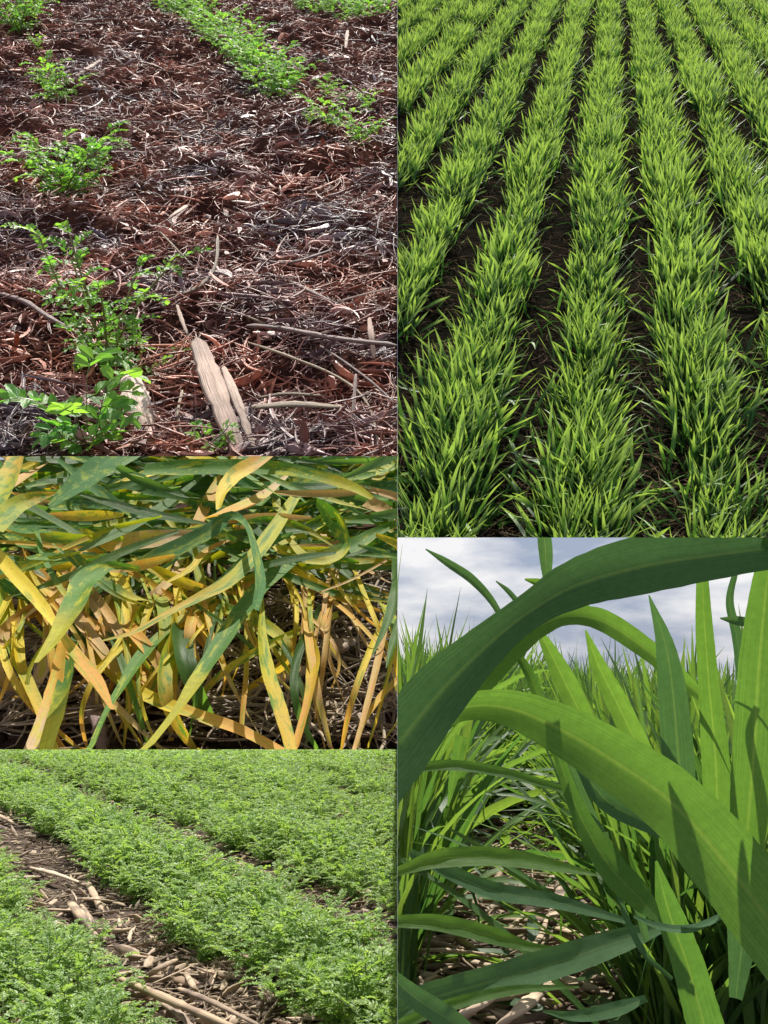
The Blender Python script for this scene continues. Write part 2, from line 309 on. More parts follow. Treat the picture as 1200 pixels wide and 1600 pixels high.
def bed(name, fld, x0, x1, w0, w1, n, relief, scale, mat):
    """field soil: a relief sheet with depth under it"""
    nu, nw = n; wy = np.linspace(0, 1, nw) ** 1.5 * (w1 - w0) + w0
    W, T = np.meshgrid(wy, np.linspace(0, 1, nu), indexing='ij'); U = (x0 + (x1 - x0) * T) * W
    h = (fbm(U * scale, W * scale) - .5) * relief
    v = np.stack([U, W, h], -1); uv = np.stack([U, W], -1); mb = MB(); mb.add(v[None], grid_faces(1, nw - 1, nu), .5, uv)
    me = mb.mesh(name, mat); o = put(name, me, fld, kind='structure')
    return lambda u, w: (fbm(np.asarray(u) * scale, np.asarray(w) * scale) - .5) * relief

g_res = bed('residue_ground', RES, -.46, .03, .5, 4.75, (200, 420), .085, 12, MT['soil_res'])
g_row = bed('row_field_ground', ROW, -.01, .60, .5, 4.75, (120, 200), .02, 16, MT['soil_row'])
g_dis = bed('leafy_field_ground', DIS, -.5, .06, 3.6, 8.2, (150, 150), .22, 2.2, MT['soil_dis'])
g_chk = bed('crop_field_ground', CHK, -.6, .1, 6.0, 120, (150, 300), .14, 1.3, MT['soil_chk'])
g_near = bed('wheat_field_ground', NEAR, -.05, .6, 4.5, 90, (150, 300), .16, 2.0, MT['soil_chk'])

def scatter(fld, n, px, py, ground, lift=0.0, bias=1.0):
    """n points over the part of a field the region shows, spread evenly over ground depth"""
    a = fld.at(px[0], py[1]); b = fld.at(px[0], py[0]); w0, w1 = a[1], b[1]
    w = w0 + (w1 - w0) * RNG.random(n) ** bias
    # lateral limits at this w
    zz = w * (fld.Fw[2]) - fld.H * fld.N[2]
    u = ((px[0] - 600) + (px[1] - px[0]) * RNG.random(n)) / F * zz
    return np.stack([u, w, ground(u, w) + lift], -1)

# ================================================================== shared builders
def stick(fld, pts, w, mat, flat=1.0, A=8, S=16, rough=.12, name='stick', split=False):
    """stalk along (x, y, height above soil) points; w is its width in pixels of the photograph"""
    P = spline([fld.at(*p) for p in pts], S); d = nrm(np.gradient(P, axis=0)); up = np.array([0, 0, 1.0]); side = nrm(np.cross(d, up)); nn = np.cross(side, d)
    z = fld.pix(P)[2]; n = S + 1; t = np.linspace(0, 1, n)
    r = w * z / F * .5 * (1 + rough * RNG.normal(0, 1, n)); r[0] *= .55; r[-1] *= .4
    if split: r = np.interp(t, [0, .3, .6, 1], [.7, 1.05, 1, .65]) * w * z / F * .5 * (1 + .10 * RNG.normal(0, 1, n))
    th = np.linspace(0, 2 * math.pi, A, endpoint=False); j = 1 + .1 * RNG.normal(0, 1, (1, A))
    v = P[:, None] + side[:, None] * ((np.cos(th)[None] * j)[..., None] * r[:, None, None]) + nn[:, None] * ((np.sin(th)[None] * j)[..., None] * (r * flat)[:, None, None])
    # closed, uneven broken ends
    e0 = P[0] - d[0] * r[0] * .3; e1 = P[-1] + d[-1] * r[-1] * .5
    v = np.concatenate([np.broadcast_to(e0, (1, A, 3)) + (v[0] - P[0])[None] * .25, v, np.broadcast_to(e1, (1, A, 3)) + (v[-1] - P[-1])[None] * .25])
    if split: v[0] -= d[0] * (RNG.random((A, 1)) * r[1] * 2.0); v[-1] += d[-1] * (RNG.random((A, 1)) * r[1] * 2.6)
    uv = np.stack(np.broadcast_arrays((th / 6.283)[None], np.linspace(0, 1, n + 2)[:, None]), -1)
    mb = MB(); mb.add(v[None], grid_faces(1, n + 1, A, True), RNG.random(), uv); return mb.mesh(name, mat)

def pinnate(mb, stem_mb, base, az, el, length, pairs, ls, droop, rng, q=2):
    """feathery compound leaves, arrays of N leaves"""
    N = len(base); S = pairs; t = np.linspace(0, 1, S + 1)[None]
    e = el[:, None] - droop[:, None] * t; a = az[:, None] + rng.normal(0, .15, (N, 1)) * t
    d = np.stack([np.cos(a) * np.cos(e), np.sin(a) * np.cos(e), np.sin(e)], -1)
    p = np.concatenate([base[:, None], base[:, None] + np.cumsum(d[:, :-1] * (length[:, None] / S)[..., None], 1)], 1)
    side = np.stack([-np.sin(a), np.cos(a), 0 * a], -1); up = np.cross(d, side)
    up = up * np.sign(up[..., 2:3] + 1e-6)
    P, D, U, Z = [], [], [], []
    for sg in (-1, 1):
        P.append(p[:, 1:]); f = rng.uniform(.25, .7, (N, S, 1)); D.append(nrm(side[:, 1:] * sg + d[:, 1:] * f + up[:, 1:] * rng.uniform(-.1, .7, (N, S, 1)))); U.append(up[:, 1:]); Z.append(np.interp(np.broadcast_to(t[:, 1:], (N, S)), [0, .3, .7, 1], [.6, 1, 1, .7]))
    P.append(p[:, -1:]); D.append(d[:, -1:]); U.append(up[:, -1:]); Z.append(np.full((N, 1), .9))
    P = np.concatenate(P, 1).reshape(-1, 3); D = np.concatenate(D, 1).reshape(-1, 3); U = np.concatenate(U, 1).reshape(-1, 3)
    Z = (np.concatenate(Z, 1) * ls[:, None] * rng.uniform(.8, 1.2, (N, 2 * S + 1))).reshape(-1)
    U = nrm(U + rng.normal(0, .35, U.shape)); Sd = nrm(np.cross(D, U)); U = np.cross(Sd, D); M = len(P); Z = Z[:, None]
    w = .27
    if q == 2:
        v = np.stack([P, P + D * Z * .35 + Sd * Z * w + U * Z * .07, P + D * Z * .8 + Sd * Z * w * .75 + U * Z * .05, P + D * Z * 1.0 - U * Z * .06, P + D * Z * .8 - Sd * Z * w * .75 + U * Z * .05, P + D * Z * .35 - Sd * Z * w + U * Z * .07], 1)
        f = np.array([[0, 1, 2, 3], [0, 3, 4, 5]]); k = 6; uv0 = np.array([[.5, 0], [0, .35], [.1, .8], [.5, 1], [.9, .8], [1, .35]])
    else:
        v = np.stack([P, P + D * Z * .5 + Sd * Z * w * 1.1, P + D * Z, P + D * Z * .5 - Sd * Z * w * 1.1], 1); f = np.array([[0, 1, 2, 3]]); k = 4; uv0 = np.array([[.5, 0], [0, .5], [.5, 1], [1, .5]])
    tint = np.clip(np.repeat(rng.random(N), 2 * S + 1) * .6 + rng.random(M) * .4, 0, 1)
    mb.add(v, (f[None] + (np.arange(M) * k)[:, None, None]), np.repeat(tint, k), np.tile(uv0, (M, 1)))
    if stem_mb is not None:
        r = (length * .014)[:, None, None]; v = np.stack([p + side * r, p - side * r * .5 + up * r, p - side * r * .5 - up * r], 2)
        stem_mb.add(v, grid_faces(N, S, 3, True), .5, np.zeros((N * (S + 1) * 3, 2)))

def legume(seed, H, nst, nl, leaf, pairs, ls, spread=.45, q=2, mats=('seed', 'seedstem'), names=('foliage', 'stem'), stems=True):
    rng = np.random.default_rng(seed); fm, sm = MB(), MB()
    for k in range(nst):
        az = 6.283 * k / nst + rng.normal(0, .3); el = math.pi / 2 - spread * rng.uniform(.2, 1.3); n = 9; L = H * rng.uniform(.75, 1.1) / max(.5, math.sin(el))
        t = np.linspace(0, 1, n + 1); e = el - rng.uniform(-.2, .5) * t; a = az + rng.normal(0, .3) * t
        d = np.stack([np.cos(a) * np.cos(e), np.sin(a) * np.cos(e), np.sin(e)], -1); p = np.vstack([[0, 0, 0], np.cumsum(d[:-1] * L / n, 0)])
        r = H * np.interp(t, [0, 1], [.013, .006]); th = np.arange(5) * 6.283 / 5; s = np.stack([-np.sin(a), np.cos(a), 0 * a], -1); u = np.cross(d, s)
        v = p[:, None] + s[:, None] * (np.cos(th)[None, :, None] * r[:, None, None]) + u[:, None] * (np.sin(th)[None, :, None] * r[:, None, None])
        sm.add(v[None], grid_faces(1, n, 5, True), rng.random(), np.zeros(((n + 1) * 5, 2)))
        tt = np.linspace(.12, 1, nl) ; bp = np.stack([np.interp(tt, t, p[:, i]) for i in range(3)], 1)
        la = np.interp(tt, t, a) + np.where(np.arange(nl) % 2, 1, -1) * rng.uniform(.7, 1.6, nl); la[-1] = a[-1]
        pinnate(fm, sm if q == 2 else None, bp, la, rng.uniform(.1, .9, nl), leaf * rng.uniform(.7, 1.15, nl) * np.interp(tt, [0, .6, 1], [.8, 1, .75]), pairs, np.full(nl, ls), rng.uniform(.2, 1.1, nl), rng, q)
    return [(names[0], fm.mesh(names[0], MT[mats[0]], False)), (names[1], sm.mesh(names[1], MT[mats[1]]))] if stems else fm

# ================================================================== chickpea seedlings in crop residue (upper left)
def build_residue():
    mb = MB(); n = 21000
    p = scatter(RES, n, (-30, 625), (-30, 745), g_res, 0.0, 1.35); p[:, 2] += RNG.random(n) ** 2 * .022 * (.3 + 1.4 * vnoise(p[:, 0] * 22, p[:, 1] * 22)) + .0012
    straws(mb, p, RNG.uniform(0, 6.28, n), RNG.normal(0, .34, n), RNG.gamma(1.8, .011, n) + .007, RNG.uniform(.0004, .0012, n), .3, 4, 4, .55)
    n = 14000; p = scatter(RES, n, (-30, 625), (-30, 745), g_res, 0.0, 1.5); p[:, 2] += RNG.random(n) * .009
    straws(mb, p, RNG.uniform(0, 6.28, n), RNG.normal(0, .4, n), RNG.uniform(.004, .016, n), RNG.uniform(.0005, .0016, n), .5, 2, 4, .4)
    n = 550; p = scatter(RES, n, (-30, 625), (-30, 745), g_res, 0.0, 1.6); p[:, 2] += RNG.random(n) * .012 + .003
    straws(mb, p, RNG.uniform(0, 6.28, n), RNG.normal(0, .12, n), RNG.uniform(.05, .13, n), RNG.uniform(.0009, .002, n), .5, 7, 5, .7)
    n = 1500; p = scatter(RES, n, (-30, 625), (-30, 745), g_res, 0.0, 1.5); p[:, 2] += RNG.random(n) * .014 + .002
    straws(mb, p, RNG.uniform(0, 6.28, n), RNG.normal(0, .4, n), RNG.uniform(.012, .045, n), RNG.uniform(.0018, .0046, n), .5, 4, 6, .14, tint=RNG.uniform(.3, 1, n))
    put('crop_residue', mb.mesh('crop_residue', MT['res']), RES, kind='stuff', label='shredded brown and purple straw litter around the chickpea seedlings', cat='straw litter')
    lst = [
     ([(310, 536, .03), (326, 580, .03), (348, 640, .026), (368, 694, .02)], 35, 'bark', .18, 'pale_stalk', 'broad pale split stalk lying upright in the shredded litter', 'stalk', True),
     ([(350, 575, .022), (372, 630, .022), (396, 700, .014)], 15, 'bark', .3, 'pale_stalk', 'narrow splintered stalk just right of the broad pale one', 'stalk', True),
     ([(203, 590, .022), (212, 625, .024), (226, 662, .018)], 40, 'bark', .25, 'pale_stalk', 'short pale stalk chunk behind the bottom seedling', 'stalk', True),
     ([(402, 636, .02), (460, 632, .026), (528, 636, .02)], 16, 'straw', .4, 'flat_stalk', 'flat brown stalk lying level above the lower edge of the litter', 'stalk', True),
     ([(410, 620, .006), (450, 615, .010), (500, 618, .004)], 10, 'straw', .4, 'flat_stalk', 'short flat stalk lying just above the longer level one', 'stalk', True),
     ([(386, 509, .016), (440, 513, .022), (520, 528, .02), (625, 540, .018)], 9, 'twig', .8, 'twig', 'thick grey purple twig running to the right edge of the litter', 'twig', False),
     ([(-10, 456, .02), (40, 472, .02), (75, 495, .018), (112, 516, .008)], 9, 'twig', .8, 'twig', 'grey twig entering from the left below the tall seedling tops', 'twig', False),
     ([(396, 403, .016), (450, 411, .02), (520, 390, .02)], 5, 'twig', .8, 'twig', 'thin curved grey twig right of the upright fork of straw', 'twig', False),
     ([(455, 440, .012), (500, 462, .02), (535, 480, .012)], 8, 'twig', .7, 'twig', 'short dark grey twig sloping down to the right', 'twig', False),
     ([(512, 477, .012), (560, 462, .02), (612, 450, .016)], 4.5, 'bark', .6, 'long_straw', 'pale straw rising to the right beside the short dark twig', 'straw', False),
     ([(577, 498, .02), (580, 525, .016), (584, 556, .004)], 8, 'bark', .4, 'pale_chip', 'upright white chip near the right edge above the thick twig end', 'wood chip', True),
     ([(277, 478, .012), (284, 500, .008), (292, 520, .004)], 7, 'bark', .4, 'pale_chip', 'small white chip left of the broad pale stalk top', 'wood chip', True),
     ([(262, 348, .004), (275, 335, .01), (290, 322, .008)], 14, 'bark', .3, 'pale_chip', 'cream chip in the middle of the litter', 'wood chip', True),
     ([(120, 118, .004), (138, 106, .012), (156, 94, .01)], 9, 'bark', .3, 'pale_chip', 'pale chip lying right of the second seedling from the back', 'wood chip', True),
     ([(543, 48, .02), (541, 60, .01), (540, 74, .004)], 7, 'bark', .4, 'pale_chip', 'far white chip beside the back clump of seedlings', 'wood chip', True),
     ([(230, 466, .008), (290, 458, .018), (322, 438, .022), (338, 408, .02), (340, 368, .014)], 5, 'straw', .7, 'long_straw', 'bright straw bending upward like an elbow', 'straw', False),
     ([(250, 474, .008), (300, 452, .02), (330, 430, .02)], 4, 'bark', .7, 'long_straw', 'short bright straw lying along the elbow shaped one', 'straw', False),
     ([(388, 535, .012), (450, 556, .02), (530, 590, .022), (575, 632, .02), (596, 715, .012)], 4.5, 'straw', .8, 'long_straw', 'long thin straw arching from under the thick twig to the lower edge', 'straw', False),
     ([(500, 540, .016), (545, 570, .02), (590, 605, .02), (625, 640, .014)], 4, 'twig', .8, 'long_straw', 'dark straw crossing below the thick twig to the right edge', 'straw', False),
     ([(556, 585, .03), (552, 640, .02), (548, 700, .004)], 6, 'twig', .8, 'twig', 'dark upright twig in the lower right of the litter', 'twig', False),
     ([(300, 462, .006), (350, 480, .018), (415, 506, .012)], 3.5, 'straw', .8, 'long_straw', 'thin straw leading to the left end of the thick twig', 'straw', False),
     ([(250, 362, .01), (275, 388, .02), (305, 420, .012)], 3, 'straw', .8, 'long_straw', 'thin straw slanting above the elbow shaped straw', 'straw', False),
     ([(150, 182, .01), (190, 190, .018), (235, 212, .008)], 3, 'straw', .8, 'long_straw', 'thin straw right of the bushy second seedling', 'straw', False),
     ([(285, 610, .012), (278, 650, .02), (290, 705, .006)], 4, 'straw', .8, 'long_straw', 'upright thin straw left of the broad pale stalk', 'straw', False),
     ([(20, 245, .004), (38, 236, .01), (56, 226, .008)], 8, 'bark', .35, 'pale_chip', 'pale chip at the left beside the bushy seedling', 'wood chip', True),
    ]
    for pts, w, mt, fl, nm, lab, cat, sp in lst:
        put(nm, stick(RES, pts, w, MT[mt], fl, split=sp, name=nm), RES, label=lab, cat=cat, group='loose stalks and chips in the litter')
    V = {'tall': legume(3, .15, 7, 10, .040, 7, .0080, .34), 'near': legume(4, .05, 4, 4, .036, 4, .017, .7), 'bush': legume(5, .11, 8, 8, .046, 7, .0098, .6),
         'small': legume(6, .07, 5, 6, .036, 6, .0078, .5), 'small2': legume(8, .07, 6, 7, .036, 6, .0082, .7)}
    HT = {'tall': .15, 'near': .05, 'bush': .11, 'small': .07, 'small2': .07}
    pl = [(162, 552, 200, 'tall', 'tallest chickpea seedling, airy with bare lower stems'), (145, 738, 92, 'near', 'chickpea seedling with big rounded leaflets at the bottom of the litter'),
          (200, 560, 60, 'small2', 'low seedling shoot arching at the foot of the tallest seedling'),
          (330, 722, 34, 'near', 'tiny chickpea shoot cut off by the lower edge of the litter'), (98, 290, 105, 'bush', 'bushy chickpea seedling behind the tallest one'), (118, 282, 60, 'small2', 'small seedling crowding the right of the bushy one'),
          (78, 152, 55, 'small', 'sparse seedling with yellowish shoots behind the bushy one'), (95, 158, 36, 'small2', 'low seedling beside the sparse yellowish one'),
          (32, 52, 60, 'bush', 'dense seedling in the far left corner'), (52, 42, 50, 'small2', 'seedling to the right of the dense far left one'), (60, 85, 20, 'small', 'single thin sprig between two left row seedlings'),
          (516, 200, 44, 'small2', 'seedling standing left in the small right hand cluster'), (563, 228, 42, 'bush', 'seedling standing front right in the small right hand cluster'), (514, 150, 32, 'small', 'thin seedling at the back of the small right hand cluster'),
          (574, 172, 30, 'small', 'faint thin seedling at the right of the small cluster'), (484, 190, 18, 'small', 'tiny sprig left of the small right hand cluster')]
    for i, (x, y) in enumerate([(440, 145), (415, 140), (452, 128), (424, 122), (396, 122), (404, 104), (376, 104), (382, 90), (356, 86), (362, 72), (336, 68), (345, 56), (318, 52), (322, 40), (296, 36), (304, 24), (276, 24), (284, 12), (258, 14), (266, 2), (244, 4)]):
        pl.append((x, y, 46 - i * .9, ('bush', 'small2')[i % 2], 'chickpea seedling merging into the dense middle row'))
    for i, (x, y) in enumerate([(470, 14), (492, 18), (514, 22), (536, 26), (558, 30), (580, 30), (596, 26), (505, 8), (545, 12), (575, 14)]):
        pl.append((x, y, 24 + (i % 3) * 3, ('bush', 'small2')[i % 2], 'far chickpea seedling in the clump at the top right of the litter'))
    for i, (x, y, h, v, lab) in enumerate(pl):
        p = RES.at(x, y); z = RES.pix(p)[2][0]; s = h * z / F / HT[v] * 1.05; p[2] = float(g_res(p[0], p[1])) + .001
        tree('chickpea_seedling', V[v], RES, LM(p, RNG.uniform(0, 6.28), s), label=lab, cat='seedling', group='chickpea seedlings in the crop residue')
build_residue()

# ================================================================== wheat in rows (upper right)
def build_rows():
    k = .2275 / ROW.n; base = ROW.at(905, 800); sp = 215 / F * ROW.pix(base)[2][0]; u0 = base[0] - k * base[1]
    V = []
    def plant(rng, nb, S, A, wf=1.0):
        mb = MB(); b = rng.normal(0, 1, (nb, 3)) * [.0125, .007, 0]; az = np.where(rng.random(nb) < .6, np.where(rng.random(nb) < .5, 0, math.pi) + rng.normal(0, .6, nb), rng.uniform(0, 6.28, nb))
        b[:, 0] += np.cos(az) * .006; b[:, 2] = 0
        el = 1.46 - np.abs(rng.normal(0, .40, nb)); blades(mb, b, az, el, rng.gamma(1.2, .25, nb), rng.uniform(.024, .056, nb), rng.uniform(.0018, .0036, nb) * wf, S, A, rng.normal(0, .8, nb), rng.normal(0, .3, nb), .3, rng=rng)
        return mb
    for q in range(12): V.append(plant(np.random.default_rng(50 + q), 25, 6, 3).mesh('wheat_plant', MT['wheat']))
    far = [plant(np.random.default_rng(90 + q), 18, 4, 2, 1.2) for q in range(10)]
    spots = []
    for r in range(-12, 9):
        w = .48
        while w < 4.7:
            w += .0085 * RNG.uniform(.6, 1.4) * (1 + .25 * (w - .7)); u = u0 + r * sp + k * w + RNG.normal(0, .007)
            if vnoise(np.array(w * 9 + r * 7.3), np.array(r * 3.1)) < .05 and w < 2.2: continue
            x, y, z = (float(q[0]) for q in ROW.pix([u, w, 0]))
            if x < 612 or x > 1400 or y > 1010: continue
            if RNG.random() > (.5 if w < 1.3 else .8) + 1.0 * vnoise(np.array(w * 14 + r * 3.3), np.array(r * 7.7 + w)): continue
            spots.append((z, u, w, r))
    spots.sort(); mbf = MB(); names = {-2: 'second row left of the middle', -1: 'row just left of the middle', 0: 'middle row', 1: 'row just right of the middle', 2: 'second row right of the middle'}
    for i, (z, u, w, r) in enumerate(spots):
        s = RNG.uniform(.7, 1.1) * (.8 + .45 * vnoise(np.array(w * 8.), np.array(r * 5.)))
        p = (u, w, float(g_row(u, w)))
        if i < 200:
            side = names.get(r, 'outer left rows' if r < 0 else 'outer right rows')
            put('wheat_plant', V[RNG.integers(12)], ROW, LM(p, RNG.choice([0, math.pi]) + RNG.normal(0, .3), s), label='green wheat tuft in the ' + side + ' near the front', cat='wheat plant', group='front wheat tufts of the ' + side)
        else:
            m = far[RNG.integers(10)]; a = RNG.choice([0, math.pi]) + RNG.normal(0, .3); R = np.array([[math.cos(a), -math.sin(a), 0], [math.sin(a), math.cos(a), 0], [0, 0, 1]]) * s
            mbf.add(m.v[0] @ R.T + np.array(p), m.f[0], np.clip(m.t[0] * .8 + RNG.uniform(-.1, .3), 0, 1), m.uv[0])
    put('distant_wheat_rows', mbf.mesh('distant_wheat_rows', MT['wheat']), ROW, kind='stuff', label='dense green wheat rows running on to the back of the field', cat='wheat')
    mb = MB(); n = 9000; p = scatter(ROW, n, (615, 1230), (-30, 860), g_row, .001, 1.5); p[:, 2] += RNG.random(n) * .005
    straws(mb, p, RNG.uniform(0, 6.28, n), RNG.normal(0, .15, n), RNG.gamma(2, .009, n) + .006, RNG.uniform(.0003, .0008, n), .5, 3, 3, .6)
    put('old_straw', mb.mesh('old_straw', MT['rowstraw']), ROW, kind='stuff', label='dull old straw lying on the soil between wheat rows', cat='straw litter')
    mb = MB(); n = 900; p = scatter(ROW, n, (622, 1230), (100, 838), g_row, .001, 1.5); p[:, 2] += .002
    blades(mb, p, RNG.uniform(0, 6.28, n), RNG.uniform(0, .5, n), RNG.uniform(.1, .8, n), RNG.uniform(.02, .04, n), RNG.uniform(.0018, .003, n), 4, 2)
    put('low_leaves', mb.mesh('low_leaves', MT['low']), ROW, kind='stuff', label='low green leaves sprawling between the wheat rows', cat='ground cover')
build_rows()

# ================================================================== yellowing wheat leaves (middle left)
def build_diseased():
    def hz(y, h): return (DIS.H - h) / ((DIS.vh - (800 - y) / F) / DIS.n)
    def T(pts, z):
        out = []
        for i, (x, y, w) in enumerate(pts):
            q = z[0] + (z[1] - z[0]) * i / (len(pts) - 1) if isinstance(z, tuple) else z
            out.append((x / 1.92, 710 + y / 1.92, min(hz(710 + y / 1.92, (4.62 - q) * .8 + .12), 6.6 + q * .1), w * .70 / 1.92))
        return out
    lst = [
     ([(885, 130, 40), (820, 230, 62), (760, 310, 60), (690, 380, 58), (600, 430, 40), (500, 480, 24), (400, 535, 20), (305, 560, 6)], (4.0, 3.8), 'd_yg', .3, 'long leaf sweeping down left, green at its base and straw yellow at its thin tip'),
     ([(895, 315, 26), (800, 385, 58), (730, 470, 74), (650, 590, 66), (590, 680, 58), (530, 770, 34), (430, 895, 26)], (4.2, 3.9), 'd_green', -.3, 'widest green and yellow leaf crossing the bare soil diagonally'),
     ([(788, 430, 8), (785, 530, 36), (800, 640, 56), (830, 740, 60), (860, 840, 56), (875, 910, 48)], (4.2, 4.0), 'd_yg', .2, 'hanging leaf with a dark green speckled lower half'),
     ([(415, 340, 52), (520, 290, 72), (620, 240, 66), (690, 188, 44), (738, 212, 24), (765, 290, 32), (780, 380, 46), (765, 465, 34)], (4.1, 3.6), 'd_blue', .3, 'pale grey green leaf bent over like a hook with a yellow hanging end'),
     ([(420, 345, 20), (330, 335, 40), (262, 375, 92), (225, 450, 92), (175, 540, 60), (110, 625, 16)], (3.8, 3.6), 'd_green', -.2, 'vivid green folded leaf with a yellow brown tip at the left'),
     ([(-20, 290, 56), (60, 380, 62), (120, 450, 52), (170, 520, 30), (220, 590, 46), (280, 670, 54), (335, 765, 16)], (3.9, 3.7), 'd_yel', .2, 'creamy yellow leaf end twisting behind the vivid green folded leaf'),
     ([(15, 330, 44), (12, 480, 50), (40, 590, 46), (80, 680, 50), (115, 760, 44), (150, 860, 40), (170, 900, 30)], 4.3, 'd_yg', .3, 'leftmost long leaf bowing down along the edge of the bed'),
     ([(190, 560, 36), (170, 680, 60), (135, 790, 62), (85, 905, 56)], 4.25, 'd_or', .2, 'orange leaf standing in the lower left'),
     ([(310, 350, 70), (265, 470, 58), (220, 580, 36), (195, 690, 60), (168, 800, 66), (140, 905, 56)], (4.4, 4.1), 'd_green', .4, 'twisted half green half orange leaf rising in the lower left'),
     ([(-20, 262, 16), (120, 270, 20), (250, 285, 26), (340, 272, 62), (430, 260, 78), (520, 246, 54), (610, 232, 12)], 4.1, 'd_or', .3, 'bright orange leaf lying level across the left half'),
     ([(430, 50, 50), (600, 42, 66), (800, 42, 60), (940, 62, 50), (1050, 96, 44), (1118, 132, 20)], (4.0, 3.8), 'd_green', .3, 'long green leaf arching along the top and ending yellow at right'),
     ([(655, 165, 18), (670, 110, 50), (710, 60, 66), (780, 15, 56), (840, -30, 40)], 3.8, 'd_yel', .1, 'broad blurred yellow leaf tip at the top middle'),
     ([(390, -40, 80), (310, 30, 100), (230, 95, 84), (150, 155, 20)], 3.6, 'd_blue', .1, 'broad smooth grey green leaf tip at the top left'),
     ([(-30, 220, 110), (50, 155, 78), (110, 130, 50), (175, 115, 6)], 3.7, 'd_yg', .1, 'broad olive leaf entering from the left edge'),
     ([(-20, 150, 90), (25, 70, 80), (60, -20, 56)], 3.75, 'd_yg', -.2, 'upright yellow green leaf in the top left corner'),
     ([(950, 140, 26), (1000, 190, 76), (1032, 240, 62), (1036, 285, 30), (990, 318, 40), (915, 322, 22)], 4.1, 'd_green', .5, 'curled leaf with an orange lower rim at the right'),
     ([(1215, 195, 14), (1120, 238, 46), (1050, 280, 62), (930, 310, 40), (860, 250, 20)], 4.15, 'd_green', .2, 'green leaf running in from the right edge with a yellow tip'),
     ([(1240, 300, 78), (1120, 285, 64), (1010, 262, 30)], 4.3, 'd_blue', .2, 'wide blue green leaf at the right edge'),
     ([(1190, 300, 36), (1195, 400, 56), (1160, 510, 34), (1118, 600, 8)], 4.0, 'green', -.3, 'bright green leaf hanging down at the right edge'),
     ([(1230, 420, 40), (1190, 540, 40), (1160, 640, 6)], 4.0, 'green', .3, 'short green leaf tip hanging lowest at the right edge'),
     ([(930, 300, 16), (938, 420, 18), (922, 510, 36), (942, 610, 60), (935, 690, 42), (915, 780, 32), (885, 890, 34)], (4.4, 4.2), 'd_yel', .3, 'crinkled yellow brown leaf hanging right of the speckled one'),
     ([(845, 350, 24), (878, 420, 32), (886, 520, 24), (862, 610, 18), (850, 680, 10)], 4.45, 'd_yel', .3, 'thin yellow leaf curving down between two hanging leaves'),
     ([(915, 360, 22), (912, 480, 20), (900, 580, 18), (898, 650, 6)], 4.3, 'd_tan', .3, 'thin pale dried leaf hanging beside the crinkled yellow one'),
     ([(475, 608, 6), (580, 530, 60), (680, 455, 74), (760, 390, 30)], 4.35, 'd_yel', .2, 'short broad yellow leaf under the long sweeping one'),
     ([(265, 900, 26), (318, 775, 22), (370, 690, 38), (430, 600, 52), (500, 530, 34), (600, 455, 28), (720, 370, 22)], (4.2, 4.3), 'd_green', .4, 'slender green leaf twisting up from the lower left'),
     ([(255, 590, 40), (380, 690, 52), (480, 745, 54), (600, 785, 46), (720, 830, 46), (840, 895, 40)], (4.4, 4.3), 'd_yel', .4, 'long yellow leaf lying across the bottom'),
     ([(320, 500, 30), (400, 600, 56), (460, 700, 60), (560, 770, 44), (660, 820, 20)], 4.5, 'd_or', .3, 'dull orange leaf sloping into the centre'),
     ([(235, 600, 50), (320, 490, 66), (400, 400, 74), (450, 350, 40)], 4.5, 'green', .2, 'dark green leaf in shade behind the slender twisting one'),
     ([(738, 480, 14), (738, 640, 22), (722, 820, 22)], 4.4, 'd_yel', .3, 'straight narrow yellow leaf left of the speckled hanging leaf'),
     ([(750, 510, 22), (840, 600, 30), (930, 730, 14)], 4.5, 'd_yg', .3, 'narrow leaf crossing behind the speckled hanging leaf'),
     ([(1160, 500, 26), (1130, 640, 30), (1095, 780, 24), (1062, 895, 18)], 4.3, 'd_tan', .3, 'dry brown leaf falling near the right edge'),
     ([(1200, 670, 26), (1140, 730, 26), (1088, 820, 10), (1075, 880, 8)], 4.35, 'd_or', .4, 'small orange leaf at the right edge near the bottom'),
     ([(955, 415, 6), (1050, 378, 10), (1160, 318, 10)], 4.1, 'd_tan', .2, 'thin pale curl lying under the blue green leaf at right'),
     ([(970, 240, 26), (1000, 360, 34), (1050, 480, 24), (1110, 590, 8)], 4.45, 'd_tan', .3, 'brown leaf falling from under the curled leaf'),
     ([(1100, 140, 60), (1160, 170, 46), (1200, 200, 20)], 4.1, 'd_tan', .1, 'pinkish dry leaf near the top right corner'),
     ([(1010, 100, 20), (1080, 50, 30), (1150, -10, 30)], 4.2, 'd_yg', .1, 'yellow striped leaf at the top right'),
     ([(390, 190, 14), (410, 120, 34), (440, 80, 14)], 4.2, 'd_yg', .3, 'small pale twisted leaf in the upper left middle'),
     ([(500, 385, 8), (570, 345, 26), (620, 290, 24), (700, 250, 8)], 4.05, 'd_yel', .3, 'small yellow leaf tip below the bright orange leaf'),
     ([(820, 60, 30), (825, 120, 36), (830, 170, 34)], 4.2, 'd_green', .1, 'short upright pale green leaf at the top right of the middle'),
     ([(40, 215, 30), (180, 212, 30), (240, 235, 46), (310, 250, 14)], 4.15, 'd_green', .2, 'green leaf lying level above the bright orange one'),
     ([(105, 230, 24), (130, 310, 22), (180, 400, 24), (220, 450, 8)], 4.0, 'd_green', .3, 'narrow green leaf running down behind the vivid folded leaf'),
    ]
    ti = 0
    for pts, z, mt, roll, lab in lst:
        me = leaf_mesh(DIS, T(pts, z), .35 + abs(roll), RNG.uniform(-.7, .7), .22, 30, 7, .045, lit=True).mesh('wheat_leaf', MT[mt])
        put('wheat_leaf', me, DIS, label=lab, cat='leaf', group='large leaves of the yellowing wheat')
